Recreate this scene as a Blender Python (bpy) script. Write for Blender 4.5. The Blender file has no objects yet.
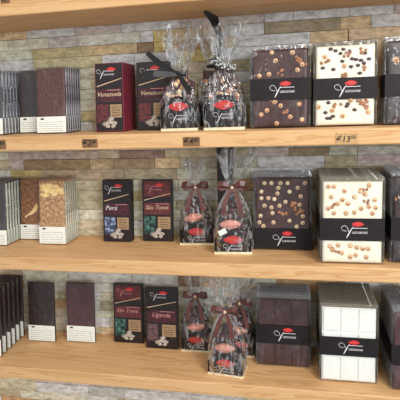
import bpy, bmesh, math, random
from mathutils import Vector, Matrix, noise
S = bpy.context.scene
COL = S.collection
# ---------------------------------------------------------------- camera, world, lights, exposure
cd = bpy.data.cameras.new('camera'); cam = bpy.data.objects.new('camera', cd); COL.objects.link(cam)
cd.sensor_width = 36; cd.lens = 36 * 460 / 400; cd.clip_start = 0.01
r_ = Vector((0.9819333, 0.18567367, -0.03650046)); u_ = Vector((-0.00315008, 0.20890466, 0.97793094)); f_ = Vector((-0.18920114, 0.96014797, -0.20571533))
M = Matrix.Identity(4)
for i in range(3):
    M[i][0] = r_[i]; M[i][1] = u_[i]; M[i][2] = -f_[i]
M[0][3] = 0; M[1][3] = -0.99809; M[2][3] = 0.36382
cam.matrix_world = M
S.camera = cam
w = bpy.data.worlds.new('shop_air'); S.world = w; w.use_nodes = True
w.node_tree.nodes['Background'].inputs[0].default_value = (0.93, 0.97, 1.0, 1)
w.node_tree.nodes['Background'].inputs[1].default_value = 0.6
def area(name, loc, target, sx, sy, power, col):
    l = bpy.data.lights.new(name, 'AREA'); l.shape = 'RECTANGLE'; l.size = sx; l.size_y = sy; l.energy = power; l.color = col
    o = bpy.data.objects.new(name, l); COL.objects.link(o); o.location = loc
    o.rotation_euler = (Vector(target) - Vector(loc)).to_track_quat('-Z', 'Y').to_euler()
area('ceiling_light', (0.9, -1.5, 1.75), (0.0, 0, 0.1), 1.0, 0.5, 32, (1.0, 0.95, 0.87))
area('ceiling_light', (-0.7, -2.0, 1.8), (-0.3, 0, 0.1), 0.8, 0.4, 8, (1.0, 0.96, 0.9))
area('shop_window_light', (1.8, -2.4, 0.9), (0, 0, 0.1), 1.2, 1.4, 44, (0.9, 0.96, 1.0))
S.view_settings.view_transform = 'Standard'; S.view_settings.look = 'None'
S.view_settings.exposure = 0.0; S.view_settings.gamma = 1; S.view_settings.use_curve_mapping = False
S.cycles.transparent_max_bounces = 40
# ---------------------------------------------------------------- materials
def lin(c):
    return tuple(((v / 255) / 12.92 if v / 255 <= 0.04045 else ((v / 255 + 0.055) / 1.055) ** 2.4) for v in c) + (1,)
def mat(name, c1, c2=None, rough=0.5, scale=60, bump=0.0, bscale=None, stretch=(1, 1, 1), lo=0.35, hi=0.65, spec=0.5, detail=3, coat=0):
    m = bpy.data.materials.new(name); m.use_nodes = True; nt = m.node_tree; b = nt.nodes['Principled BSDF']
    b.inputs['Roughness'].default_value = rough; b.inputs['Specular IOR Level'].default_value = spec
    b.inputs['Coat Weight'].default_value = coat; b.inputs['Coat Roughness'].default_value = 0.12
    tc = nt.nodes.new('ShaderNodeTexCoord'); mp = nt.nodes.new('ShaderNodeMapping'); mp.inputs['Scale'].default_value = stretch
    nt.links.new(tc.outputs['Object'], mp.inputs[0])
    n = nt.nodes.new('ShaderNodeTexNoise'); n.inputs['Scale'].default_value = scale; n.inputs['Detail'].default_value = detail
    nt.links.new(mp.outputs[0], n.inputs['Vector'])
    r = nt.nodes.new('ShaderNodeValToRGB'); r.color_ramp.elements[0].position = lo; r.color_ramp.elements[1].position = hi
    r.color_ramp.elements[0].color = lin(c1); r.color_ramp.elements[1].color = lin(c2 or tuple(min(255, v * 1.1 + 2) for v in c1))
    nt.links.new(n.outputs[0], r.inputs[0]); nt.links.new(r.outputs[0], b.inputs['Base Color'])
    if bump:
        n2 = nt.nodes.new('ShaderNodeTexNoise'); n2.inputs['Scale'].default_value = bscale or scale; n2.inputs['Detail'].default_value = 4
        nt.links.new(mp.outputs[0], n2.inputs['Vector'])
        bp = nt.nodes.new('ShaderNodeBump'); bp.inputs['Strength'].default_value = bump; bp.inputs['Distance'].default_value = 0.004
        nt.links.new(n2.outputs[0], bp.inputs['Height']); nt.links.new(bp.outputs[0], b.inputs['Normal'])
    return m
def film(name, gloss=0.22, tint=(0.93, 0.94, 0.95), rough=0.08, bump=0.5, bscale=70, stretch=(1, 1, 1), haze=0.04, mul=0.55, crease=0.0, hcol=(.8, .8, .82, 1)):
    m = bpy.data.materials.new(name); m.use_nodes = True; nt = m.node_tree; nt.nodes.clear()
    out = nt.nodes.new('ShaderNodeOutputMaterial'); tr = nt.nodes.new('ShaderNodeBsdfTransparent'); gl = nt.nodes.new('ShaderNodeBsdfGlossy')
    df = nt.nodes.new('ShaderNodeBsdfDiffuse'); df.inputs[0].default_value = hcol
    tr.inputs[0].default_value = tint + (1,); gl.inputs['Roughness'].default_value = rough
    fr = nt.nodes.new('ShaderNodeLayerWeight'); fr.inputs[0].default_value = 0.35
    ma = nt.nodes.new('ShaderNodeMath'); ma.operation = 'MULTIPLY_ADD'; ma.inputs[1].default_value = mul; ma.inputs[2].default_value = gloss; ma.use_clamp = True
    tc = nt.nodes.new('ShaderNodeTexCoord'); mp = nt.nodes.new('ShaderNodeMapping'); mp.inputs['Scale'].default_value = stretch
    n = nt.nodes.new('ShaderNodeTexNoise'); n.inputs['Scale'].default_value = bscale; n.inputs['Detail'].default_value = 2
    bp = nt.nodes.new('ShaderNodeBump'); bp.inputs['Strength'].default_value = bump; bp.inputs['Distance'].default_value = 0.01
    m1 = nt.nodes.new('ShaderNodeMixShader'); m2 = nt.nodes.new('ShaderNodeMixShader'); m2.inputs[0].default_value = haze
    L = nt.links.new
    L(tc.outputs['Object'], mp.inputs[0]); L(mp.outputs[0], n.inputs['Vector']); L(n.outputs[0], bp.inputs['Height'])
    L(bp.outputs[0], gl.inputs['Normal']); L(bp.outputs[0], fr.inputs['Normal'])
    if crease:
        n3 = nt.nodes.new('ShaderNodeTexNoise'); n3.inputs['Scale'].default_value = bscale * 1.3; n3.inputs['Detail'].default_value = 3; n3.inputs['Distortion'].default_value = 1.5
        mp3 = nt.nodes.new('ShaderNodeMapping'); mp3.inputs['Scale'].default_value = (1, 1, .28); L(tc.outputs['Object'], mp3.inputs[0]); L(mp3.outputs[0], n3.inputs['Vector'])
        cr = nt.nodes.new('ShaderNodeValToRGB'); cr.color_ramp.elements[0].position = .53; cr.color_ramp.elements[0].color = (haze, haze, haze, 1)
        cr.color_ramp.elements[1].position = .68; cr.color_ramp.elements[1].color = (crease, crease, crease, 1)
        L(n3.outputs[0], cr.inputs[0]); L(cr.outputs[0], m2.inputs[0])
    L(fr.outputs['Fresnel'], ma.inputs[0]); L(ma.outputs[0], m1.inputs[0]); L(tr.outputs[0], m1.inputs[1]); L(gl.outputs[0], m1.inputs[2])
    L(m1.outputs[0], m2.inputs[1]); L(df.outputs[0], m2.inputs[2]); L(m2.outputs[0], out.inputs[0])
    return m
MT = {}
def wood():
    m = bpy.data.materials.new('pine'); m.use_nodes = True; nt = m.node_tree; b = nt.nodes['Principled BSDF']; L = nt.links.new
    b.inputs['Roughness'].default_value = 0.5; b.inputs['Specular IOR Level'].default_value = 0.35
    tc = nt.nodes.new('ShaderNodeTexCoord'); mp = nt.nodes.new('ShaderNodeMapping'); mp.inputs['Scale'].default_value = (0.9, 9, 14)
    n = nt.nodes.new('ShaderNodeTexNoise'); n.inputs['Scale'].default_value = 3.0; n.inputs['Detail'].default_value = 3; n.inputs['Distortion'].default_value = 0.8
    L(tc.outputs['Object'], mp.inputs[0]); L(mp.outputs[0], n.inputs['Vector'])
    wv = nt.nodes.new('ShaderNodeMath'); wv.operation = 'MULTIPLY'; wv.inputs[1].default_value = 5.5
    fr = nt.nodes.new('ShaderNodeMath'); fr.operation = 'FRACT'; L(n.outputs[0], wv.inputs[0]); L(wv.outputs[0], fr.inputs[0])
    r = nt.nodes.new('ShaderNodeValToRGB'); e = r.color_ramp.elements
    e[0].position = 0.0; e[0].color = lin((224, 180, 130)); e[1].position = 1.0; e[1].color = lin((226, 184, 134))
    for p, c in ((0.55, (218, 172, 121)), (0.84, (204, 154, 104)), (0.92, (213, 166, 115))):
        x = e.new(p); x.color = lin(c)
    L(fr.outputs[0], r.inputs[0]); L(r.outputs[0], b.inputs['Base Color'])
    return m
MT['wood'] = wood()
MT['film'] = film('clear_film', gloss=0.015, mul=0.26, bump=0.55, bscale=34, haze=0.006, crease=.06, tint=(.975, .975, .975), rough=.06)
MT['cello'] = film('cellophane', gloss=0.03, mul=0.5, crease=.34, bump=0.9, bscale=55, rough=0.05, haze=0.006, stretch=(1, 1, 0.45), tint=(.965, .97, .975))
MT['fold'] = film('folded_film', gloss=0.07, mul=.3, haze=.07, bump=.6, bscale=60, tint=(.9, .9, .9))
MT['foldpale'] = film('folded_film_on_white', gloss=0.08, mul=.3, haze=.3, bump=.6, bscale=60, tint=(.62, .58, .5), hcol=(.46, .42, .35, 1))
MT['black'] = mat('black_card', (22, 18, 20), rough=0.42, spec=.25)
MT['band'] = mat('sleeve_card', (31, 26, 28), rough=0.5, spec=.22)
MT['boxblack'] = mat('carton_black', (26, 18, 20), (36, 24, 26), rough=0.35)
MT['boxred'] = mat('carton_burgundy', (108, 26, 46), rough=0.4)
MT['red'] = mat('pod_red', (184, 26, 32), (200, 40, 40), rough=0.45, scale=90)
MT['redlight'] = mat('pod_light_red', (208, 58, 52), rough=0.45)
MT['white'] = mat('print_white', (205, 202, 206), rough=0.5)
MT['label'] = mat('label_paper', (246, 246, 236), (236, 238, 228), rough=0.6)
MT['ink'] = mat('grey_ink', (150, 160, 152), rough=0.6)
MT['inkdark'] = mat('dark_ink', (40, 34, 34), rough=0.6)
MT['gold'] = mat('cream_print', (206, 176, 142), rough=0.5)
MT['pinkprint'] = mat('pink_print', (196, 130, 132), rough=0.5)
MT['note'] = mat('note_panel', (150, 118, 86), (168, 138, 102), rough=0.5, scale=150)
MT['blossom'] = mat('blossom_white', (214, 204, 192), (140, 122, 112), rough=0.6, scale=220)
MT['picred'] = mat('picture_red', (40, 26, 28), (120, 44, 48), scale=170)
MT['picblue'] = mat('picture_blue', (52, 62, 80), (150, 168, 205), scale=120, lo=.45, hi=.6)
MT['picteal'] = mat('picture_teal', (20, 44, 42), (84, 134, 122), scale=110, lo=.4, hi=.65)
MT['picgrey'] = mat('picture_grey', (58, 46, 46), (120, 86, 90), scale=170)
MT['panelred'] = mat('panel_burgundy', (48, 20, 28), (84, 32, 44), rough=0.5, scale=90)
MT['panelrust'] = mat('panel_rust', (84, 32, 36), (108, 48, 50), rough=0.5, scale=90)
MT['cream'] = mat('cream_board', (244, 226, 190), rough=0.5)
MT['dark'] = mat('dark_chocolate', (62, 36, 34), (84, 54, 54), rough=0.33, scale=60, bump=.25)
MT['milk'] = mat('plum_chocolate', (76, 40, 44), (92, 52, 56), rough=0.35, scale=60, bump=.15)
MT['speck'] = mat('speckled_chocolate', (84, 48, 42), (126, 88, 74), rough=0.5, scale=260, bump=.4, lo=.45, hi=.68)
MT['slate'] = mat('smooth_dark_chocolate', (66, 56, 58), (76, 66, 68), rough=0.38, scale=40)
MT['deep'] = mat('deep_dark_chocolate', (38, 22, 24), (62, 34, 36), rough=0.45, scale=200, bump=.3)
MT['marble'] = mat('marbled_chocolate', (160, 108, 70), (222, 180, 132), rough=0.45, scale=120, bump=.3)
MT['marbledark'] = mat('dark_marbled_chocolate', (122, 74, 48), (172, 122, 82), rough=0.45, scale=120, bump=.3)
MT['goldsplash'] = mat('golden_chocolate', (246, 200, 124), (252, 228, 172), rough=0.4, scale=90)
MT['whitechoc'] = mat('white_chocolate', (252, 244, 218), (254, 248, 230), rough=0.4, scale=40)
MT['purewhite'] = mat('pale_white_chocolate', (250, 251, 244), (252, 253, 248), rough=0.4, scale=40)
MT['nut'] = mat('hazelnut', (232, 198, 158), (202, 154, 112), rough=0.5, scale=120)
MT['nutpale'] = mat('pale_hazelnut', (240, 222, 188), (214, 182, 142), rough=0.5, scale=120)
MT['walnut'] = mat('walnut', (206, 150, 108), (150, 98, 70), rough=0.6, scale=300, bump=.5)
MT['berry'] = mat('dark_berry', (58, 40, 46), (84, 56, 62), rough=0.4, scale=200)
MT['pink'] = mat('pink_berry', (196, 118, 108), (160, 84, 80), rough=0.5, scale=160)
MT['peach'] = mat('peach_pod', (230, 166, 146), (204, 128, 112), rough=0.4, scale=90, bump=.2)
MT['brownribbon'] = mat('brown_satin', (88, 46, 42), (104, 58, 52), rough=0.35, scale=40)
MT['blackribbon'] = mat('black_satin', (24, 23, 24), rough=0.3)
MT['side_glints'] = mat('wrapper_edge_glints', (52, 54, 62), (196, 202, 214), rough=0.25, scale=30, stretch=(20, 20, 1), lo=.4, hi=.6)  # bluish-white highlights on the film edges painted as streaks into the dark colour
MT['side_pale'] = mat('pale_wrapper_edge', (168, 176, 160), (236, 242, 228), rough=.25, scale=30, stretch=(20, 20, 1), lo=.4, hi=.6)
MT['tag'] = mat('tag_kraft', (136, 102, 66), (120, 88, 56), rough=0.7, scale=160)
MT['tagpale'] = mat('tag_pale_wood', (206, 168, 116), (184, 144, 96), rough=0.7, scale=400)
MT['tagink'] = mat('tag_ink', (34, 22, 16), rough=0.7)
MT['floor'] = mat('floor_tile', (168, 160, 148), (184, 176, 164), rough=.4, scale=6)
MT['mortar'] = mat('mortar', (150, 142, 124), rough=0.9, scale=100)
def dots():
    m = bpy.data.materials.new('polka_ribbon'); m.use_nodes = True; nt = m.node_tree; b = nt.nodes['Principled BSDF']; L = nt.links.new
    b.inputs['Roughness'].default_value = 0.4
    tc = nt.nodes.new('ShaderNodeTexCoord'); v = nt.nodes.new('ShaderNodeTexVoronoi'); v.inputs['Scale'].default_value = 290; v.inputs['Randomness'].default_value = 0.3
    L(tc.outputs['Object'], v.inputs['Vector'])
    r = nt.nodes.new('ShaderNodeValToRGB'); r.color_ramp.interpolation = 'CONSTANT'
    r.color_ramp.elements[0].color = lin((225, 225, 225)); r.color_ramp.elements[1].position = 0.36; r.color_ramp.elements[1].color = lin((22, 22, 24))
    L(v.outputs['Distance'], r.inputs[0]); L(r.outputs[0], b.inputs['Base Color']); return m
MT['polka'] = dots()
# ---------------------------------------------------------------- mesh helpers
def build(name, vf, m, parent=None, loc=None, smooth=False):
    vs, fs = vf
    me = bpy.data.meshes.new(name); me.from_pydata([tuple(v) for v in vs], [], fs); me.update()
    me.materials.append(MT[m] if isinstance(m, str) else m)
    bm = bmesh.new(); bm.from_mesh(me); bmesh.ops.recalc_face_normals(bm, faces=bm.faces); bm.to_mesh(me); bm.free()
    if smooth:
        for p in me.polygons: p.use_smooth = True
    o = bpy.data.objects.new(name, me); COL.objects.link(o)
    if parent: o.parent = parent
    if loc: o.location = loc
    return o
def join(*ps):
    V = []; F = []
    for vs, fs in ps:
        k = len(V); V += [Vector(v) for v in vs]; F += [tuple(i + k for i in f) for f in fs]
    return V, F
def tf(vf, mtx): return [mtx @ Vector(v) for v in vf[0]], vf[1]
def box(x0, x1, y0, y1, z0, z1, bev=0.0, seg=2):
    bm = bmesh.new(); bmesh.ops.create_cube(bm, size=1)
    for v in bm.verts: v.co = Vector(((x0 + x1) / 2 + v.co.x * (x1 - x0), (y0 + y1) / 2 + v.co.y * (y1 - y0), (z0 + z1) / 2 + v.co.z * (z1 - z0)))
    if bev: bmesh.ops.bevel(bm, geom=list(bm.edges), offset=bev, segments=seg, affect='EDGES', profile=0.5)
    bm.verts.index_update(); r = ([v.co.copy() for v in bm.verts], [tuple(v.index for v in f.verts) for f in bm.faces]); bm.free(); return r
def prism(pts, y0, y1):                      # polygon in xz, extruded along y
    n = len(pts)
    V = [Vector((x, y0, z)) for x, z in pts] + [Vector((x, y1, z)) for x, z in pts]
    return V, [tuple(range(n)), tuple(range(2 * n - 1, n - 1, -1))] + [(i, (i + 1) % n, n + (i + 1) % n, n + i) for i in range(n)]
def blob(c, r, seed=0, wob=0.12, sub=2, scale=(1, 1, 1), rot=None):
    bm = bmesh.new(); bmesh.ops.create_icosphere(bm, subdivisions=sub, radius=1)
    V = []
    for v in bm.verts:
        d = v.co.normalized(); k = 1 + wob * noise.noise(d * 2.1 + Vector((seed * 3.7, seed, 0)))
        p = Vector((d.x * scale[0], d.y * scale[1], d.z * scale[2])) * r * k
        if rot: p = rot @ p
        V.append(p + Vector(c))
    r_ = (V, [tuple(v.index for v in f.verts) for f in bm.faces]); bm.free(); return r_
def tube(pts, rad, n=6):
    V = []; F = []; pts = [Vector(p) for p in pts]
    for i, p in enumerate(pts):
        t = (pts[min(i + 1, len(pts) - 1)] - pts[max(i - 1, 0)]).normalized()
        a = t.orthogonal().normalized(); b = t.cross(a)
        rr = rad[i] if isinstance(rad, (list, tuple)) else rad
        for k in range(n): V.append(p + (a * math.cos(6.2832 * k / n) + b * math.sin(6.2832 * k / n)) * rr)
    for i in range(len(pts) - 1):
        for k in range(n): F.append((i * n + k, i * n + (k + 1) % n, (i + 1) * n + (k + 1) % n, (i + 1) * n + k))
    F += [tuple(range(n)), tuple(range(len(V) - n, len(V)))]
    return V, F
def text_mesh(s, size, shear=0.0, bold=0.0):
    cu = bpy.data.curves.new('t', 'FONT'); cu.body = s; cu.size = size; cu.extrude = 0.00012; cu.shear = shear; cu.offset = bold
    cu.resolution_u = 2; cu.align_x = 'CENTER'
    o = bpy.data.objects.new('t', cu); COL.objects.link(o)
    dg = bpy.context.evaluated_depsgraph_get(); me = bpy.data.meshes.new_from_object(o.evaluated_get(dg))
    V = [Vector((v.co.x, -v.co.z, v.co.y)) for v in me.vertices]; F = [tuple(p.vertices) for p in me.polygons]
    bpy.data.objects.remove(o); bpy.data.curves.remove(cu); bpy.data.meshes.remove(me)
    return V, F
def empty(name, loc, label, cat, group=None, rot=(0, 0, 0)):
    o = bpy.data.objects.new(name, None); COL.objects.link(o); o.empty_display_size = 0.02
    o.location = loc; o.rotation_euler = rot; o['label'] = label; o['category'] = cat
    if group: o['group'] = group
    return o
def copy_tree(o, parent=None, skip=()):
    c = o.copy(); COL.objects.link(c)
    if parent: c.parent = parent
    for ch in list(o.children):
        if ch.name.split('.')[0] not in skip: copy_tree(ch, c, skip)
    return c
ORD = ['front', 'second', 'third', 'fourth', 'fifth', 'sixth', 'seventh', 'eighth', 'ninth', 'tenth', 'eleventh', 'twelfth', 'thirteenth']
LEAN = math.radians(-8)
# ---------------------------------------------------------------- structure: stone wall
WY = 0.2092
WB = 1.56
def stone_material():
    m = bpy.data.materials.new('split_stone'); m.use_nodes = True; nt = m.node_tree; b = nt.nodes['Principled BSDF']; L = nt.links.new
    b.inputs['Roughness'].default_value = 0.85; b.inputs['Specular IOR Level'].default_value = 0.25
    at = nt.nodes.new('ShaderNodeAttribute'); at.attribute_name = 'stone'
    tc = nt.nodes.new('ShaderNodeTexCoord'); mp = nt.nodes.new('ShaderNodeMapping'); mp.inputs['Scale'].default_value = (0.6, 1, 1.3)
    n = nt.nodes.new('ShaderNodeTexNoise'); n.inputs['Scale'].default_value = 75; n.inputs['Detail'].default_value = 6; n.inputs['Roughness'].default_value = .65
    L(tc.outputs['Object'], mp.inputs[0]); L(mp.outputs[0], n.inputs['Vector'])
    r = nt.nodes.new('ShaderNodeValToRGB'); r.color_ramp.elements[0].position = .3; r.color_ramp.elements[1].position = .7
    r.color_ramp.elements[0].color = (.62, .6, .56, 1); r.color_ramp.elements[1].color = (1.3, 1.3, 1.3, 1)
    mx = nt.nodes.new('ShaderNodeMix'); mx.data_type = 'RGBA'; mx.blend_type = 'MULTIPLY'; mx.inputs[0].default_value = 1
    L(n.outputs[0], r.inputs[0]); L(at.outputs['Color'], mx.inputs[6]); L(r.outputs[0], mx.inputs[7]); L(mx.outputs[2], b.inputs['Base Color'])
    bp = nt.nodes.new('ShaderNodeBump'); bp.inputs['Strength'].default_value = 0.55; bp.inputs['Distance'].default_value = 0.005
    L(n.outputs[0], bp.inputs['Height']); L(bp.outputs[0], b.inputs['Normal'])
    return m
def wall():
    rnd = random.Random(5)
    G = [(146, 144, 126), (160, 158, 142), (134, 128, 110), (150, 150, 140), (128, 124, 104), (170, 168, 154), (140, 132, 116)]
    LT = (184, 182, 168); BR = (132, 104, 74); DB = (96, 78, 62); OR = (176, 134, 84); OL = (134, 126, 92); GP = (140, 134, 136); RD = (172, 132, 110); TN = (150, 132, 104)
    rows = [0.60, 0.584, 0.552, 0.524, 0.498, 0.468, 0.44, 0.412, 0.384, 0.354, 0.326, 0.298, 0.272, 0.2445, 0.222, 0.193, 0.162, 0.132, 0.104, 0.076, 0.046, 0.018, -0.012,
            -0.04, -0.074, -0.107, -0.148, -0.178, -0.206, -0.236, -0.261, -0.29, -0.318, -0.35, -0.38, -0.41, -0.44, -0.468, -0.497, -0.53, -0.56, -0.60, -0.64]
    rows = [1.30 - .032 * k for k in range(20)] + [0.66, 0.63] + rows + [-.67 - .032 * k for k in range(19)]
    # stones seen in the photograph: key = top of the row, then (x0, x1, colour) along the wall
    K = {0.584: [(-.80, -.70, TN), (-.70, -.56, LT), (-.56, -.43, GP), (-.43, -.27, LT), (-.27, -.06, GP), (-.06, .01, LT), (.01, .14, LT), (.14, .24, (176, 172, 160)), (.24, .36, GP)],
         0.552: [(-.76, -.64, G[3]), (-.64, -.55, GP), (-.55, -.38, (166, 160, 150)), (-.38, -.345, LT), (-.345, -.31, OR), (-.31, -.16, TN), (-.16, -.06, LT), (-.06, .12, (110, 102, 88)), (.12, .19, TN), (.19, .26, (172, 164, 160)), (.26, .36, (150, 148, 134))],
         0.524: [(-.80, -.69, G[1]), (-.69, -.6, OL), (-.6, -.53, (130, 124, 96)), (-.53, -.39, (146, 130, 100)), (-.39, -.345, DB), (-.345, -.3, OR), (-.3, -.2, BR), (-.2, -.13, TN), (-.13, .05, LT), (.05, .14, TN), (.14, .26, RD), (.26, .36, (168, 176, 158))],
         0.498: [(-.8, -.69, LT), (-.69, -.49, (140, 136, 108)), (-.49, -.40, LT), (-.40, -.28, (176, 174, 158)), (-.28, -.18, OR), (-.18, 0, LT), (0, .12, G[0]), (.12, .3, TN)],
         0.2445: [(-.80, -.52, (128, 120, 118)), (-.52, -.46, (140, 134, 120)), (-.46, -.33, (96, 80, 78)), (-.33, -.1, G[2]), (-.1, 0, GP), (0, .10, (104, 92, 74)), (.10, .17, G[1]), (.17, .36, (158, 150, 148))],
         0.222: [(-.80, -.755, GP), (-.755, -.66, (100, 84, 66)), (-.66, -.55, (106, 92, 68)), (-.55, -.48, (134, 118, 94)), (-.48, -.36, (104, 90, 74)), (-.36, -.29, TN), (-.29, -.08, (126, 126, 118)), (-.08, .09, (176, 178, 166)), (.09, .17, G[4]), (.17, .28, (146, 136, 140)), (.28, .4, (120, 112, 116))],
         0.193: [(-.80, -.70, (138, 124, 82)), (-.70, -.6, (124, 112, 92)), (-.6, -.45, (124, 112, 96)), (-.45, -.3, (120, 114, 96)), (-.1, .08, (174, 176, 164)), (.08, .25, (134, 128, 104))],
         -.178: [(-.55, -.47, G[0])], -.148: [(-.80, -.6, (166, 166, 148)), (-.6, -.4, (170, 168, 152)), (-.4, -.28, (160, 158, 144))],
         -.107: [(-.80, -.65, G[1]), (-.65, -.45, (168, 168, 152)), (-.45, -.31, G[5]), (-.31, -.25, DB)],
         -.206: [(-.6, -.555, G[5]), (-.555, -.505, (112, 108, 92)), (-.505, -.4, G[1])],
         -.468: [(-.8, -.6, (140, 134, 138)), (-.6, -.42, (120, 122, 122)), (-.42, -.2, (160, 162, 156))],
         -.497: [(-.8, -.62, (170, 168, 172)), (-.62, -.5, (128, 134, 136)), (-.5, -.3, (166, 168, 162)), (-.3, -.1, LT)],
         -.44: [(-.8, -.55, (150, 142, 144)), (-.55, -.3, G[2])]}
    V = []; F = []; C = []
    for i in range(len(rows) - 1):
        zt, zb = rows[i], rows[i + 1]
        st = []
        key = K.get(zt, [])
        x = -1.5
        for a, b_, c in key + [(1.2, 1.2, None)]:
            if not st and key: pass
            while x < a - 0.001:
                wd = min(a - x, rnd.uniform(.07, .19))
                if a - x - wd < .03: wd = a - x
                st.append((x, x + wd, rnd.choice(G) if rnd.random() < .8 else rnd.choice((TN, OL, BR, LT)))); x += wd
            if c: st.append((max(a, x), b_, c)); x = b_
        for a, b_, c in st:
            d = rnd.uniform(0, .0045); g = .0006
            k = len(V)
            # front face as a gently uneven grid
            nx = max(2, int((b_ - a) / .02)); nz = 3
            for jz in range(nz + 1):
                for jx in range(nx + 1):
                    xx = a + g + (b_ - a - 2 * g) * jx / nx; zz = zb + g + (zt - zb - 2 * g) * jz / nz
                    e = (jx in (0, nx) or jz in (0, nz))
                    V.append(Vector((xx, WY - d + (0.0012 if e else 0) + 0.0008 * noise.noise(Vector((xx * 60, zz * 80, 1))), zz)))
            for jz in range(nz):
                for jx in range(nx):
                    q = k + jz * (nx + 1) + jx; F.append((q, q + 1, q + nx + 2, q + nx + 1)); C.append(c)
            kk = len(V)
            for xx, zz in ((a + g, zb + g), (b_ - g, zb + g), (b_ - g, zt - g), (a + g, zt - g)): V.append(Vector((xx, WY + .012, zz)))
            co = [k, k + nx, k + (nz + 1) * (nx + 1) - 1, k + nz * (nx + 1)]
            rim = [[k + j for j in range(nx + 1)], [k + nx + j * (nx + 1) for j in range(nz + 1)], [co[2] - j for j in range(nx + 1)], [co[3] - j * (nx + 1) for j in range(nz + 1)]]
            for s in range(4):
                F.append(tuple(rim[s]) + (kk + (s + 1) % 4, kk + s)); C.append(c)
    o = build('wall_back', (V, F), stone_material())
    a = o.data.color_attributes.new('stone', 'FLOAT_COLOR', 'CORNER')
    for p, c in zip(o.data.polygons, C):
        for li in p.loop_indices: a.data[li].color = lin(tuple(min(238, v * WB + 6) for v in (.78 * c[0] + 32, .78 * c[1] + 29, .78 * c[2] + 24)))
    o['kind'] = 'structure'
    b = build('wall_mortar_back', box(-1.5, 1.2, WY + .0055, WY + .05, -1.27, 1.30), 'mortar'); b['kind'] = 'structure'
    b.name = 'wall_backing'
wall()
fl = build('floor', box(-1.5, 1.2, -3.2, WY + .05, -1.30, -1.27), 'floor'); fl['kind'] = 'structure'
# ---------------------------------------------------------------- shelves
ZS = {0: 0.6054, 1: 0.3015, 2: 0.0, 3: -0.3103, 4: -0.625}
TH = 0.0341
names = {0: 'uppermost pale pine shelf, only its front edge and underside showing', 1: 'pine shelf with the price tags carrying dark bars, nut bags and nut tablets',
         2: 'middle pine shelf carrying golden marbled bars and brown-ribboned bags', 3: 'lowest loaded pine shelf with square-scored dark and white tablets',
         4: 'pine shelf at the very bottom, below the stone strip'}
for i, z in ZS.items():
    o = build('shelf', box(-1.4, 1.1, 0, WY - .0048, -TH, 0, .0035, 3), 'wood', loc=(0, 0, z))
    o['label'] = names[i]; o['category'] = 'shelf'; o['group'] = 'pine wall shelves'
# ---------------------------------------------------------------- logo pieces shared by all packs
def pod_shape(cx, cz, wd, ht, y, th=.0003, up=0.0):
    n = 16; top = []; bot = []
    for i in range(n + 1):
        t = i / n; x = cx + (t - .5) * wd
        s = math.sin(math.pi * t) ** .8
        top.append((x, cz + ht * .5 * s + up * t)); bot.append((x, cz - ht * .5 * s + up * t))
    return prism(top + bot[-2:0:-1], y - th, y)
def emblem(parent, cx, cz, s, y, name='pod_emblem'):
    e = build(name, pod_shape(cx, cz, s, s * .42, y), 'red', parent)
    build('pod_highlight', join(pod_shape(cx, cz + s * .05, s * .75, s * .12, y - .0004, .0002), pod_shape(cx, cz - s * .04, s * .8, s * .06, y - .0004, .0002)), 'redlight', e)
    return e
def script_logo(parent, cx, cz, s, y, m='white', with_text=True):
    pts = []
    yy = y - .0002
    a = [(-.50, .20), (-.46, .30), (-.36, .36), (-.24, .34), (-.14, .22), (-.10, .05), (-.06, .0)]
    b = [(.16, .30), (.08, .18), (.0, .04), (-.10, -.16), (-.2, -.36)]
    c = [(-.50, .20), (-.44, .10), (-.34, .06), (-.2, .04)]
    def P(l): return [(cx + u * s, yy, cz + v * s) for u, v in l]
    parts = [tube(P(a), s * .015, 5), tube(P(b), [s * .015, s * .025, s * .036, s * .04, s * .02], 5), tube(P(c), s * .014, 5)]
    parts = [tf(p, Matrix.Translation((0, yy, 0)) @ Matrix.Diagonal((1, .12, 1, 1)) @ Matrix.Translation((0, -yy, 0))) for p in parts]
    if with_text:
        parts.append(tf(text_mesh('uzoanas', s * .27, .2), Matrix.Translation((cx + .52 * s, yy, cz - .1 * s))))
        parts.append(box(cx + .1 * s, cx + .95 * s, yy - .0002, yy, cz + .2 * s, cz + .235 * s))
    return build('script_logo', join(*parts), m, parent)
# ---------------------------------------------------------------- nut tablets
def slab_mesh(w, t, h, lumps=0.0, seed=0):
    nx, nz = 24, 30; V = []; F = []
    for j in range(nz + 1):
        for i in range(nx + 1):
            x = -w / 2 + w * i / nx; z = h * j / nz
            e = min(i, nx - i, j, nz - j)
            y = -t + (0.0018 if e == 0 else 0) - lumps * max(0, noise.noise(Vector((x * 55 + seed, z * 55, seed)))) * (e > 1)
            V.append((x, y, z))
    for j in range(nz):
        for i in range(nx):
            q = j * (nx + 1) + i; F.append((q, q + 1, q + nx + 2, q + nx + 1))
    k = len(V); V += [(-w / 2, 0, 0), (w / 2, 0, 0), (w / 2, 0, h), (-w / 2, 0, h)]
    b = [list(range(nx + 1)), [nx + (nx + 1) * j for j in range(nz + 1)], [(nx + 1) * (nz + 1) - 1 - i for i in range(nx + 1)], [(nx + 1) * (nz - j) for j in range(nz + 1)]]
    for s in range(4): F.append(tuple(b[s]) + (k + (s + 1) % 4, k + s))
    F.append((k, k + 1, k + 2, k + 3)); return V, F
def scored_mesh(w, t, h, cols, rws):
    g = .0048; ps = [box(-w / 2, w / 2, -t + .003, 0, 0, h)]
    cw = w / cols; rh = h / rws
    for i in range(cols):
        for j in range(rws):
            ps.append(box(-w / 2 + i * cw + g / 2, -w / 2 + (i + 1) * cw - g / 2, -t, -t + .0032, j * rh + g / 2, (j + 1) * rh - g / 2, .0012, 1))
    return join(*ps)
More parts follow.
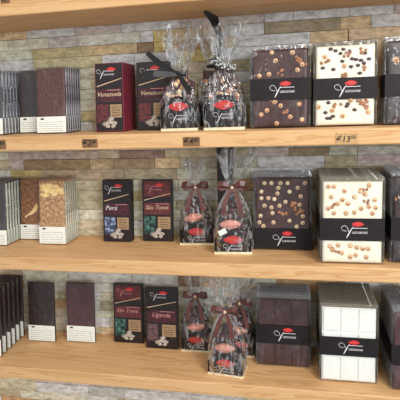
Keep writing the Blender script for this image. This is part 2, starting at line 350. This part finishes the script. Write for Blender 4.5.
def sleeve(w, t, z0, z1):       # open band wrapped around the pack
    a = .0006
    return join(box(-w / 2 - a, w / 2 + a, -t - a, -t, z0, z1), box(-w / 2 - a, w / 2 + a, 0, a * .5, z0, z1), box(-w / 2 - a, -w / 2, -t, 0, z0, z1), box(w / 2, w / 2 + a, -t, 0, z0, z1))
TT = 0.0125
def tablet(loc, wd, ht, choc, band, label, nuts=(), scored=None, seed=1, film_h=0.009, rear=False, rz=0, logo=True, group=None):
    t = empty('chocolate_tablet', loc, label, 'chocolate', group or 'large chocolate tablets standing in rows', (LEAN, 0, rz))
    sw = wd - .01
    if scored: build('slab', scored_mesh(sw, .0095, ht, *scored), choc, t, (0, -.0015, .003))
    else: build('slab', slab_mesh(sw, .0085, ht, .0015, seed), choc, t, (0, -.002, .003), smooth=True)
    build('wrapper', box(-wd / 2, wd / 2, -TT, -.0004, .0005, ht + film_h, .002, 2), 'film', t)
    build('wrapper_fold', join(box(-wd / 2, wd / 2, -.0075, -.0069, ht + .004, ht + film_h + .004), box(-wd / 2, -wd / 2 + .0008, -TT, -.001, .004, ht + film_h - .002), box(wd / 2 - .0008, wd / 2, -TT, -.001, .004, ht + film_h - .002)), 'foldpale' if 'white' in choc else 'fold', t)
    b = build('sleeve', sleeve(wd, TT, band[0], band[1]), 'band', t)
    if not rear and logo:
        h = band[1] - band[0]; zc = (band[0] + band[1]) / 2
        emblem(b, .012, zc + h * .24, .027, -TT - .0008)
        script_logo(b, -.004, zc - h * .10, .038, -TT - .0008)
    y = -.0120
    for (kind, u, v, r) in nuts:
        x = (u - .5) * sw; z = .003 + v * ht; rr = r * (1.18 if kind != 'berry' else 1.0)
        sd = int(u * 977 + v * 613)
        nm = {'nut': 'hazelnut', 'nutpale': 'hazelnut', 'walnut': 'walnut_piece', 'berry': 'berry', 'pink': 'berry'}[kind]
        rnd = random.Random(sd)
        ysc = .45
        if kind == 'walnut':
            V, F = join(*[blob((x + rnd.uniform(-1, 1) * rr, -.0112, z + rnd.uniform(-1, 1) * rr * .7), rr * .5, sd + q, .5, 1, (1, .4, 1)) for q in range(4)])
            build(nm, (V, F), kind, t, smooth=True)
        elif kind in ('nut', 'nutpale'):
            n_ = build(nm, blob((x, -.0108, z), rr, sd, .15, 2, (1, ysc, 1)), kind, t, smooth=True)
            if rnd.random() < .65: build('nut_core', blob((x + rr * .12, -.0108 - rr * .42, z - rr * .1), rr * .42, sd, .1, 1, (1, .22, 1)), 'walnut', n_, smooth=True)
        else: build(nm, blob((x, -.0110, z), rr, sd, .35, 2, (1.2, .4, .9)), kind, t, smooth=True)
    return t
def row(first, n, dx, dy, label_fn, skip=()):
    base = copy_tree(first, skip=skip)
    for i in range(1, n):
        c = base if i == 1 else copy_tree(base)
        c.location = first.location + Vector((dx * i, dy * i, 0)); c['label'] = label_fn(i)
def cover_nuts(rng, n, kinds, avoid, r=(.004, .0055), mind=.06):
    out = []; rnd = random.Random(rng); tries = 0
    while len(out) < n and tries < 3000:
        tries += 1; u = rnd.uniform(.06, .94); v = rnd.uniform(.05, .95)
        if avoid[0] - .04 < v < avoid[1] + .04 or any((u - a) ** 2 + ((v - b) * 1.35) ** 2 < mind ** 2 for _, a, b, _ in out): continue
        out.append((rnd.choice(kinds), u, v, rnd.uniform(*r)))
    return out
def pxn(kind, lst, x0, x1, yt, yb, r=.0048): return [(kind, (x - x0) / (x1 - x0), (yb - y) / (yb - yt), r) for x, y in lst]
SK = ('hazelnut', 'walnut_piece', 'berry', 'pod_emblem', 'script_logo')
# shelf 1
ht = .172
n = pxn('nut', [(270, 53), (274, 61), (291, 54), (257, 75), (267, 74), (279, 105), (265, 109), (259, 113), (298, 104), (289, 116), (301, 119), (275, 122), (273, 101), (296, 71), (301, 66)], 250, 307, 50, 125) + pxn('walnut', [(298, 61), (302, 64), (278, 73), (271, 99), (285, 112)], 250, 307, 50, 125, .007)
t = tablet((-.020, .085, ZS[1]), .134, ht, 'dark', (.062, .110), 'dark tablet with scattered hazelnuts and a black middle sleeve, on the price-tag shelf', n, seed=2)
row(t, 5, 0, .0148, lambda i: f'dark nut tablet, {ORD[i]} from the front of its row on the price-tag shelf', SK)
n = pxn('berry', [(331, 48), (336, 50), (341, 53), (344, 49), (350, 51), (357, 60), (362, 61), (366, 54), (370, 60), (352, 67), (359, 66), (323, 67), (329, 103), (326, 113), (331, 119), (348, 107), (356, 111), (343, 61), (334, 69), (365, 64), (328, 119), (334, 117), (349, 105), (361, 74), (353, 59)], 316, 376, 45, 126, .0042) \
  + pxn('walnut', [(347, 55), (325, 61), (368, 68), (366, 52), (338, 104), (362, 104), (365, 109), (343, 74), (366, 102)], 316, 376, 45, 126, .0075) + pxn('nut', [(325, 56), (345, 66), (319, 107), (344, 117), (370, 114), (333, 111), (352, 101)], 316, 376, 45, 126, .005)
t = tablet((.121, .085, ZS[1]), .134, ht, 'whitechoc', (.058, .105), 'white chocolate tablet with dark berries and walnut pieces, black sleeve round its middle', n, seed=3)
row(t, 5, 0, .0148, lambda i: f'white tablet {ORD[i]} from the front in the row behind the berry-topped white tablet', SK)
n = pxn('nut', [(398, 61)], 390, 450, 42, 124, .006) + cover_nuts(4, 8, ['nut', 'berry'], (.35, .62))
t = tablet((.272, .088, ZS[1]), .134, .176, 'slate', (.060, .108), 'dark tablet cut by the right edge of the photo, on the price-tag shelf', n, seed=4)
row(t, 4, 0, .0148, lambda i: f'dark tablet {ORD[i]} from the front at the right end of the price-tag shelf', SK)
# shelf 2
n = pxn('nutpale', [(265, 182), (272, 182), (281, 182), (288, 182), (305, 182), (262, 191), (279, 187), (278, 193), (262, 198), (269, 198), (275, 199), (290, 191), (265, 206), (272, 208), (301, 196), (286, 202), (273, 214), (261, 217), (274, 224), (260, 224), (290, 222), (297, 228), (303, 217), (303, 224), (280, 206), (300, 205), (264, 228), (298, 187)], 256, 310, 176, 252, .0046) + pxn('walnut', [(283, 213), (293, 208), (299, 213), (296, 204)], 256, 310, 176, 252, .008)
t = tablet((-.015, .118, ZS[2]), .142, .176, 'dark', (.004, .054), 'dark tablet crowded with hazelnuts, black sleeve at its bottom, on the middle shelf', n, seed=5)
row(t, 5, 0, .0148, lambda i: f'dark hazelnut tablet {ORD[i]} from the front in the row on the middle shelf', SK)
n = pxn('nut', [(326, 184), (332, 184), (343, 189), (347, 202), (336, 202), (341, 198), (326, 207), (332, 212), (345, 212), (354, 211), (361, 207), (369, 205), (373, 212), (375, 198), (369, 183), (354, 195), (365, 192), (376, 206), (328, 247), (331, 251), (337, 246), (341, 254), (350, 246), (357, 248), (363, 249), (369, 249), (356, 256), (367, 258), (329, 195), (360, 189), (350, 258)], 320, 383, 179, 264, .0048) + pxn('walnut', [(363, 188), (366, 201), (330, 205), (334, 252)], 320, 383, 179, 264, .0065)
t = tablet((.138, .030, ZS[2]), .136, .180, 'whitechoc', (.052, .102), 'white chocolate tablet dotted with hazelnuts, black sleeve round its middle, middle shelf', n, seed=6)
row(t, 11, 0, .0148, lambda i: f'white hazelnut tablet {ORD[i]} from the front in the row on the middle shelf', SK)
n = cover_nuts(8, 14, ['nut', 'walnut', 'berry'], (.25, .5))
t = tablet((.291, .045, ZS[2]), .136, .188, 'deep', (.050, .100), 'dark nut tablet cut by the right edge of the photo, on the middle shelf', n, seed=7)
row(t, 9, 0, .0148, lambda i: f'dark tablet {ORD[i]} from the front at the right end of the middle shelf', SK)
# shelf 3
t = tablet((-.013, .104, ZS[3]), .138, .174, 'dark', (.060, .110), 'dark tablet scored into squares with black sleeve round its middle', scored=(3, 3), film_h=.011)
build('wax_seal', join(*[tube([(.037 + .010 * math.cos(a) * k, -.0116, .148 + .010 * math.sin(a) * k) for a in [q * .7 for q in range(10)]], .0006, 4) for k in (1, .6, .3)]), 'milk', t)
row(t, 7, 0, .0148, lambda i: f'square-scored dark tablet {ORD[i]} from the front of its row, lowest loaded shelf', SK + ('wax_seal',))
t = tablet((.1425, .054, ZS[3]), .134, .180, 'purewhite', (.066, .112), 'plain white tablet scored into squares with black sleeve round its middle', scored=(3, 3), film_h=.009)
row(t, 10, 0, .0148, lambda i: f'square-scored white tablet {ORD[i]} from the front of its row, lowest loaded shelf', SK)
t = tablet((.304, .038, ZS[3]), .134, .180, 'milk', (.060, .108), 'dark tablet cut by the right edge of the photo, on the lowest loaded shelf', seed=9, film_h=.014)
row(t, 10, 0, .0148, lambda i: f'dark tablet {ORD[i]} from the front at the right end of the lowest loaded shelf', SK)
# ---------------------------------------------------------------- slim bars with a paper label
BT = 0.0095
def slim_bar(loc, wd, ht, choc, label, lab_h=.040, rz=0, splash=None, edge='side_glints', name='chocolate_bar', tight=False):
    t = empty(name, loc, label, 'chocolate', 'slim chocolate bars with paper labels', (LEAN, 0, rz))
    build('slab', slab_mesh(wd - .004, BT - .0016, ht, .0006, 3), choc, t, (0, -.0006, .001), smooth=True)
    if splash == 'crescent':
        pts = [(.014, .105), (.018, .092), (.012, .080), (.0, .072), (-.014, .068), (-.022, .062), (-.024, .066), (-.012, .074), (-.004, .080), (.004, .090), (.010, .100)]
        build('golden_swirl', join(prism(pts, -BT + .0001, -BT + .0012), prism([(.024, .13), (.03, .126), (.026, .12)], -BT + .0001, -BT + .0012), prism([(.016, .046), (.03, .058), (.033, .056), (.02, .042)], -BT + .0001, -BT + .0012)), 'goldsplash', t)
    if splash == 'cloud':
        rnd = random.Random(4)
        ps = [blob((x, -BT + .0006, z), r, i, .5, 2, (1.15, .07, .75)) for i, (x, z, r) in enumerate([(-.020, .158, .012), (-.006, .160, .012), (-.026, .150, .008), (-.014, .148, .012), (-.027, .136, .006), (-.018, .135, .010), (.0, .146, .012), (.010, .137, .010), (.022, .147, .011), (.028, .142, .009), (.031, .150, .006), (.014, .158, .009)])]
        build('golden_swirl', join(*ps), 'goldsplash', t, smooth=True)
    build('wrapper', box(-wd / 2, wd / 2, -BT, -.0003, .0005, ht + .005, .0012, 1), 'film', t)
    l = build('paper_label', join(box(-wd / 2 + .001, wd / 2 - .0005, -BT - .0007, -BT - .0002, .002, lab_h + .002)), 'label', t)
    ps = []
    for j in range(5):
        z = .006 + j * (lab_h - .012) / 5.2
        rnd = random.Random(j); x = -wd / 2 + .007
        while x < wd / 2 - .010:
            q = rnd.uniform(.004, .014); e = min(x + q, wd / 2 - .007); ps.append(box(x, e, -BT - .0009, -BT - .0006, z, z + .0012)); x = e + .0018
    build('fine_print', join(*ps), 'ink', l)
    build('label_mark', pod_shape(-wd / 2 + .016, lab_h - .0035, .012, .0048, -BT - .0008, .0002), 'inkdark', l)
    return t
def edge_card(t, wd, ht, m): build('wrapper_seam', join(box(wd / 2 - .0002, wd / 2 + .0012, -BT + .002, -.002, .003, ht)), m, t)
# price-tag shelf
t = slim_bar((-.592, .100, ZS[1]), .081, .161, 'speck', 'speckled brown bar with a cream label at the front of its row, price-tag shelf')
edge_card(t, .081, .165, 'side_glints')
row(t, 7, .0, .0128, lambda i: f'speckled brown bar {ORD[i]} from the front in its row on the price-tag shelf', ('golden_swirl',))
t = slim_bar((-.669, .145, ZS[1]), .078, .161, 'slate', 'smooth dark bar with cream label beside the speckled brown bar')
row(t, 3, 0, .0128, lambda i: f'smooth dark bar {ORD[i]} from the front, beside the speckled bars on the price-tag shelf')
t = slim_bar((-.762, .088, ZS[1]), .083, .160, 'slate', 'clear-wrapped dark bar at the front of the row cut by the left edge, price-tag shelf')
edge_card(t, .083, .163, 'side_glints')
row(t, 7, .0, .0145, lambda i: f'clear-wrapped dark bar {ORD[i]} from the front in the left edge row, price-tag shelf')
# middle shelf
t = slim_bar((-.633, .119, ZS[2]), .079, .173, 'marble', 'brown and gold marbled bar with a broad golden splash and cream label', lab_h=.046, splash='cloud')
edge_card(t, .079, .170, 'side_pale')
row(t, 6, .0, .0128, lambda i: f'marbled bar {ORD[i]} from the front in its row on the middle shelf', ('golden_swirl',))
t = slim_bar((-.714, .158, ZS[2]), .078, .172, 'marbledark', 'brown marbled bar with a thin golden crescent and cream label', lab_h=.041, splash='crescent')
row(t, 2, 0, .0128, lambda i: 'marbled bar standing directly behind the one with the golden crescent', ('golden_swirl',))
t = slim_bar((-.798, .098, ZS[2]), .083, .172, 'slate', 'pale-edged wrapped bar at the front of the row cut by the left edge, middle shelf')
edge_card(t, .083, .170, 'side_pale')
row(t, 7, .0, .0135, lambda i: f'pale-edged wrapped bar {ORD[i]} from the front in the left edge row, middle shelf')
# lowest loaded shelf
slim_bar((-.7165, .146, ZS[3]), .086, .176, 'deep', 'nearly black bar with white label standing alone, left of the plum brown one', lab_h=.046)
slim_bar((-.597, .156, ZS[3]), .089, .176, 'milk', 'smooth plum brown bar with white label standing alone', lab_h=.046)
for i in range(6):
    slim_bar((-.829, .052 + i * .0225, ZS[3]), .084, .186, 'deep', f'white-labelled dark bar {ORD[i]} from the front in the spaced row at the lower left', lab_h=.046)
# ---------------------------------------------------------------- single-origin cartons
CT = 0.0125
def carton(loc, body, top, name_txt, txt_mat, pic, label, wd=.082, ht=.168, rz=0, side=None):
    t = empty('chocolate_box', loc, label, 'box', 'printed chocolate boxes', (LEAN, 0, rz))
    c = build('carton', box(-wd / 2, wd / 2, -CT, 0, 0, ht, .0008, 1), body, t)
    y = -CT - .0001
    w = wd / 2 - .005
    if body == 'boxred': build('front_panel', box(-wd / 2 + .002, wd / 2 - .003, y - .0001, y, .002, ht - .002), 'boxblack', c)
    build('top_panel', box(-w, w, y - .0002, y, ht * .72, ht - .006), top, c)
    build('name_panel', box(-w, w, y - .0002, y, ht * .43, ht * .62), 'panelred' if top != 'panelrust' else 'panelrust', c)
    emblem(c, .006, ht * .905, .026, y - .0003)
    script_logo(c, -.017, ht * .84, .032, y - .0003, 'white' if top != 'panelrust' else 'pinkprint')
    build('diagonal_stripe', prism([(-w, ht * .655), (w, ht * .765), (w, ht * .775), (-w, ht * .668)], y - .0005, y), 'gold', c)
    build('name_lettering', tf(text_mesh(name_txt, .0155 if len(name_txt) > 7 else .018, .35, 0), Matrix.Translation((-.002 if len(name_txt) > 5 else -.016, y - .0004, ht * .515))), txt_mat, c)
    build('small_print', join(*[box(-.005 + .004 * k, w - .004 - .005 * (k % 2), y - .0004, y, ht * (.60 - .0 * k) - .006 * k, ht * .60 + .0014 - .006 * k) for k in range(1)]), 'pinkprint', c)
    build('picture_panel', box(-w, -w + .031, y - .0003, y, ht * .12, ht * .40), pic, c)
    nb = build('note_panel', box(.001, w - .001, y - .0003, y, ht * .2, ht * .395), 'note', c)
    build('note_print', join(*[box(.006, w - .006 - .003 * (k % 2), y - .0005, y, ht * .23 + k * .0065, ht * .23 + .0012 + k * .0065) for k in range(4)]), 'inkdark', nb)
    rnd = random.Random(len(name_txt))
    build('blossom', join(*[blob((x, y - .0006, z), r, i, .4, 1, (1.3, .12, .8)) for i, (x, z, r) in enumerate([(-.012, .018, .008), (-.002, .022, .009), (.010, .020, .008), (.002, .030, .008), (.008, .012, .006), (-.006, .012, .006)])]), 'blossom', c, smooth=True)
    return t
SKC = ('small_print', 'note_print', 'blossom')
t = carton((-.438, .112, ZS[1]), 'boxred', 'boxblack', 'Venezuela', 'gold', 'picred', 'burgundy-sided chocolate box lettered Venezuela, front of its row beside the speckled bars', wd=.075)
row(t, 6, 0, .0152, lambda i: f'burgundy-edged chocolate box {ORD[i]} from the front in the row beside the speckled bars', SKC)
t = carton((-.334, .140, ZS[1]), 'boxblack', 'boxblack', 'Venezuela', 'gold', 'picred', 'dark chocolate box lettered Venezuela, partly hidden by the left clear nut bag', wd=.084)
row(t, 3, 0, .0152, lambda i: f'dark chocolate box {ORD[i]} from the front, behind the left clear nut bag')
t = carton((-.460, .158, ZS[2]), 'boxblack', 'boxblack', 'Perù', 'white', 'picblue', 'black chocolate box lettered Perù with a blue mountain picture', wd=.080)
edge = None
row(t, 2, 0, .0152, lambda i: 'black chocolate box standing directly behind the Perù box', SKC)
t = carton((-.3485, .170, ZS[2]), 'boxblack', 'panelrust', 'São Tomé', 'gold', 'picteal', 'dark box with rust red top and teal picture on the middle shelf', wd=.084)
t = carton((-.455, .172, ZS[3]), 'boxblack', 'panelrust', 'São Tomé', 'pinkprint', 'picteal', 'dark box with rust red top and teal picture on the lowest loaded shelf', wd=.088, ht=.174)
t = carton((-.349, .152, ZS[3]), 'boxblack', 'boxblack', 'Uganda', 'pinkprint', 'picgrey', 'black chocolate box lettered Uganda beside the rust-topped box', wd=.093, ht=.176)
# ---------------------------------------------------------------- cellophane gift bags
def strip(pts, wd, side, th=.0005):
    V = []; F = []
    pts = [Vector(p) for p in pts]; sd = Vector(side).normalized()
    for i, p in enumerate(pts):
        tg = (pts[min(i + 1, len(pts) - 1)] - pts[max(0, i - 1)]).normalized()
        s = (sd - tg * sd.dot(tg)).normalized(); nn = s.cross(tg)
        wi = wd[i] if isinstance(wd, (list, tuple)) else wd
        for a, b in ((-1, -1), (1, -1), (1, 1), (-1, 1)): V.append(p + s * wi / 2 * a + nn * th / 2 * b)
    for i in range(len(pts) - 1):
        for k in range(4): F.append((4 * i + k, 4 * i + (k + 1) % 4, 4 * i + 4 + (k + 1) % 4, 4 * i + 4 + k))
    F += [(3, 2, 1, 0), tuple(len(V) - 4 + k for k in range(4))]
    return V, F
def cello_mesh(w, d, neck, top, fan, seed, lean=0.0):
    rnd = random.Random(seed); n = 60; V = []; F = []
    zs = [.004, .02, .045, neck * .55, neck * .75, neck * .9, neck * .97, neck, neck + .008, neck + .02, neck + (top - neck) * .45, neck + (top - neck) * .7, top]
    ph = [rnd.uniform(0, 6.28) for _ in range(8)]
    for iz, z in enumerate(zs):
        if z <= neck:
            k = min(1, z / neck); s = 1 - max(0, (k - .42) / .58) ** 1.4
            rx = .009 + (w / 2 * 1.03 - .009) * s; ry = .008 + (d / 2 * 1.05 - .008) * s; f = .04 + .25 * (1 - s)
            pw = 5 - 3 * (1 - s)
        else:
            k = (z - neck) / (top - neck); rx = .008 + (fan - .008) * k ** .8; ry = .007 + .018 * k; f = .3 + .25 * k; pw = 2
        for i in range(n):
            a = 6.2832 * i / n
            c, s_ = math.cos(a), math.sin(a)
            q = (abs(c) ** pw + abs(s_) ** pw) ** (-1 / pw)
            m = 1 + f * (.45 * math.sin(7 * a + ph[0] + z * 9) + .35 * math.sin(13 * a + ph[1] - z * 14) + .3 * math.sin(19 * a + ph[2])) * (1 if z > .01 else .1)
            wob = .0035 * noise.noise(Vector((c * 3 + seed, s_ * 3, z * 38))) * (z > .01)
            zz = z + (rnd.uniform(-.012, .010) + .012 * math.sin(3 * a + ph[3]) if iz == len(zs) - 1 else 0) + (.002 * math.sin(11 * a + ph[4]) if 1 < iz < len(zs) - 1 else 0)
            V.append((q * c * rx * m + wob + lean * max(0, z - neck), q * s_ * ry * m + wob, zz))
    for j in range(len(zs) - 1):
        for i in range(n): F.append((j * n + i, j * n + (i + 1) % n, (j + 1) * n + (i + 1) % n, (j + 1) * n + i))
    return V, F
def arch(w, h0, h1, n=12):
    pts = [(-w / 2, 0), (w / 2, 0), (w / 2, h0)]
    for i in range(1, n): t = i / n; pts.append((w / 2 - w * t, h0 + (h1 - h0) * math.sin(math.pi * t) ** .9))
    return pts + [(-w / 2, h0)]
def pod_choc(c, r, seed, rot): 
    bm = bmesh.new(); bmesh.ops.create_uvsphere(bm, u_segments=16, v_segments=10, radius=1); V = []
    for v in bm.verts:
        a = math.atan2(v.co.z, v.co.y); rad = math.sqrt(v.co.y ** 2 + v.co.z ** 2); k = 1 + .12 * math.cos(6 * a)
        V.append(rot @ Vector((v.co.x * 1.9 * r, v.co.y * k * r * .6, v.co.z * k * r * .85 * (1 - .2 * abs(v.co.x)))) + Vector(c))
    bm.verts.index_update(); o = (V, [tuple(v.index for v in f.verts) for f in bm.faces]); bm.free(); return o
def bag(loc, kind, label, w=.088, d=.052, neck=.155, top=.225, fan=.04, seed=1, rz=0, rib='brownribbon', lean=0.0, tails=1.0, sticker=False, bow=True):
    t = empty('gift_bag', loc, label, 'bag', 'cellophane gift bags of chocolate', (0, 0, rz))
    ch = (.046, .074) if kind == 'bark' else (.032, .054)
    yf = -d / 2
    build('base_board', box(-w / 2, w / 2, -d / 2, d / 2, 0, .0065, .0006, 1), 'cream', t)
    c = build('card_front', join(prism([(x, z + .0065) for x, z in arch(w * .97, ch[0], ch[1])], yf, yf + .0008), box(-w * .485, w * .485, yf + .0008, -yf - .001, .0066, .0078), prism([(x, z + .0065) for x, z in arch(w * .97, ch[0], ch[1])], -yf - .0008, -yf)), 'black', t)
    emblem(c, .001, ch[1] - .017, .050, yf - .0003)
    script_logo(c, -.008, ch[0] - .017, .032, yf - .0003)
    rnd = random.Random(seed * 7 + 1)
    if kind == 'pods':
        for k in range(16):
            z = .024 + .013 * (k // 2); x = rnd.uniform(-.006, .006) + (.019 if k % 2 else -.019) * (1 - z / .16)
            build('chocolate_pod', pod_choc((x, rnd.uniform(-.006, .010), z), .0125, k, Matrix.Rotation(rnd.uniform(-.6, .6), 3, 'Y') @ Matrix.Rotation(rnd.uniform(-.4, .4), 3, 'Z')), ('dark', 'milk', 'dark')[k % 3], t, smooth=True)
        f = build('chocolate_pod', pod_choc((-.003 + rnd.uniform(-.004, .004), -.020, .074), .0142, 5, Matrix.Rotation(-.12 + rnd.uniform(-.1, .1), 3, 'Y')), 'peach', t, smooth=True); f['label'] = 'peach-coloured pod-shaped chocolate on top'
    else:
        for k in range(8):
            z = .022 + .0125 * k; x = rnd.uniform(-.012, .012)
            hw = .036 - .0020 * k
            build('bark_piece', tf(slab_mesh(hw * 2, .008, .030, .001, k), Matrix.Translation((x, rnd.uniform(-.012, .012), z)) @ Matrix.Rotation(rnd.uniform(-.5, .5), 4, 'Y') @ Matrix.Rotation(rnd.uniform(-.3, .1), 4, 'X')), 'dark', t, smooth=True)
        for k in range(22):
            z = rnd.uniform(.064, .118); x = rnd.uniform(-.036, .036) * (1.35 - z / .17) 
            build('nut_piece', blob((x, -.021 + (z - .05) * .12, z), rnd.uniform(.004, .007), k, .35, 2, (1, .8, 1)), rnd.choice(['nut', 'walnut', 'berry', 'walnut', 'nutpale', 'berry']), t, smooth=True)
    ce = build('cellophane', cello_mesh(w, d + .006, neck, top, fan, seed, lean), 'cello', t)
    if sticker: build('price_sticker', tf(box(-.010, .010, -.0008, 0, -.0065, .0065), Matrix.Translation((-.024, -d / 2 - .0045, .058)) @ Matrix.Rotation(-.45, 4, 'Y')), 'label', t)
    if bow:
        y = -.011; ps = [tube([(.011 * math.cos(a) * 1, .010 * math.sin(a), neck) for a in [q * .5236 for q in range(13)]], .0025, 6)]
        for s in (-1, 1):
            L_ = [(0, y, neck), (s * .008, y - .004, neck + .006), (s * .020, y - .007, neck + .012), (s * .031, y - .005, neck + .010), (s * .034, y - .002, neck + .003), (s * .026, y, neck - .003), (s * .012, y + .001, neck - .002), (0, y, neck)]
            ps.append(strip(L_, [.004, .008, .012, .013, .013, .011, .008, .004], (0, .35, 1)))
            T_ = [(0, y - .001, neck), (s * .007, y - .006, neck - .010), (s * .015 * tails, y - .012, neck - .028), (s * .019 * tails, y - .019, neck - .048), (s * .022, y - .022, neck - .06)]
            ps.append(strip(T_, [.004, .008, .010, .011, .011], (1, 0, .1)))
        r = build('ribbon_bow', join(*ps), rib, t)
        build('bow_knot', blob((0, y - .003, neck), .0042, seed, .2, 2), 'nutpale' if rib == 'brownribbon' else rib, r, smooth=True)
    return t
bag((-.237, .158, ZS[2]), 'pods', 'brown-ribboned bag at the back of the middle shelf, beside the rust-topped box', neck=.152, top=.218, fan=.026, seed=11, w=.090, d=.05, rz=.05)
bag((-.134, .094, ZS[2]), 'pods', 'brown-ribboned bag with a small white price sticker on the middle shelf', neck=.163, top=.248, fan=.040, seed=12, w=.092, d=.054, rz=.05, sticker=True, lean=.12)
bag((-.249, .160, ZS[3]), 'pods', 'brown-ribboned bag beside the Uganda box on the lowest loaded shelf', neck=.160, top=.222, fan=.028, seed=13, w=.086, d=.05)
bag((-.152, .058, ZS[3]), 'pods', 'foremost brown-ribboned bag at the front edge of the lowest loaded shelf', neck=.168, top=.258, fan=.044, seed=14, w=.092, d=.054, rz=-.12, lean=-.05)
bag((-.128, .150, ZS[3]), 'pods', 'brown-ribboned bag mostly hidden behind the foremost bag, beside the scored dark tablets', neck=.150, top=.215, fan=.024, seed=15, w=.080, d=.05, lean=.3)
b1 = bag((-.255, .095, ZS[1]), 'bark', 'clear nut bag tied with a plain black ribbon on the price-tag shelf', neck=.130, top=.225, fan=.040, seed=21, w=.088, d=.05, rib='blackribbon', bow=False, lean=.1)
ps = [tube([(.013 * math.cos(a), .012 * math.sin(a), .130) for a in [q * .5236 for q in range(13)]], .004, 6),
      strip([(.002, -.014, .130), (-.020, -.016, .142), (-.045, -.018, .160), (-.070, -.016, .182)], [.008, .013, .014, .011], (.5, 0, 1)),
      strip([(.0, -.014, .130), (-.025, -.020, .131), (-.055, -.022, .134), (-.085, -.018, .134)], [.008, .014, .015, .015], (0, .3, 1)),
      strip([(.002, -.014, .130), (.012, -.020, .116), (.024, -.026, .100), (.034, -.030, .092)], [.008, .013, .014, .010], (.5, 0, 1))]
build('ribbon_bow', join(*ps), 'blackribbon', b1)
b2 = bag((-.147, .088, ZS[1]), 'bark', 'clear nut bag tied with a white-dotted black ribbon on the price-tag shelf', neck=.144, top=.225, fan=.040, seed=22, w=.094, d=.052, rib='polka', bow=False, lean=.1)
ps = [tube([(.014 * math.cos(a), .013 * math.sin(a), .144) for a in [q * .5236 for q in range(13)]], .004, 6),
      strip([(.020, -.012, .140), (.0, -.018, .143), (-.018, -.014, .152), (-.030, -.010, .162)], .012, (0, .3, 1)),
      strip([(-.002, -.015, .144), (.014, -.018, .139), (.030, -.014, .140)], .012, (0, .3, 1))]
build('ribbon_bow', join(*ps), 'polka', b2)
b3 = bag((-.185, .165, ZS[1]), 'bark', 'clear nut bag behind the two front ones, its wide black ribbon end standing up', neck=.150, top=.235, fan=.036, seed=23, w=.082, d=.046, bow=False)
ps = [tube([(.013 * math.cos(a), .012 * math.sin(a), .150) for a in [q * .5236 for q in range(13)]], .004, 6),
      strip([(.004, -.014, .150), (.020, -.020, .185), (.022, -.026, .220), (.014, -.050, .252), (-.006, -.060, .268)], [.008, .013, .016, .022, .008], (1, 0, .1))]
build('ribbon_bow', join(*ps), 'blackribbon', b3)
# dark slim carton standing behind the stickered bag (only its top strip shows)
t = empty('chocolate_box', (-.155, .180, ZS[2]), 'tall plain black box behind the bag with the price sticker', 'box', None, (0, 0, 0))
build('carton', box(-.026, .016, -.02, 0, 0, .252, .001, 1), 'boxblack', t); build('lid', box(-.027, .017, -.021, .001, .2525, .259, .001, 1), 'black', t)
# ---------------------------------------------------------------- price tags on the shelf fronts
def price(loc, wd, ht, big, small, m, label, sz=.92):
    t = empty('price_tag', loc, label, 'price tag', 'price tags on the shelf front')
    build('tag_plate', box(-wd / 2, wd / 2, -.0016, 0, -ht / 2, ht / 2, .0008, 1), m, t)
    l = join(tf(text_mesh(big, ht * sz, .1, .0002), Matrix.Translation((-wd * .17, -.0019, -ht * .27))), tf(text_mesh(small, ht * sz * .6, .1, .0001), Matrix.Translation((wd * .28, -.0019, -ht * .02))))
    build('price_lettering', l, 'tagink', t)
    return t
price((-.450, -.0002, ZS[1] - .0185), .038, .020, '€2', '80', 'tag', 'small brown price tag under the Venezuela boxes')
price((-.211, -.0002, ZS[1] - .0195), .038, .020, '€4', '80', 'tag', 'small brown price tag under the left clear nut bag')
price((.118, -.0002, ZS[1] - .0205), .044, .024, '€13', '00', 'tagpale', 'small pale price tag under the white berry tablet', sz=.72)
price((-.683, -.0002, ZS[1] - .017), .038, .022, '€2', '80', 'tag', 'small brown price tag cut by the left edge of the photo')
price((-.622, -.0002, ZS[0] - .002), .022, .010, '€3', '50', 'tag', 'small dark price tag on the uppermost shelf front')
# top of a dark pack on the shelf below the lowest stone strip
t = empty('chocolate_box', (-.162, .02, ZS[4]), 'dark pack whose top just shows at the bottom edge of the photo', 'box', None, (0, 0, 0))
build('carton', box(-.020, .020, -.001, .05, 0, .190, .001, 1), 'boxblack', t); build('top_flap', box(-.020, .020, .018, .032, .190, .196, .001, 1), 'black', t)
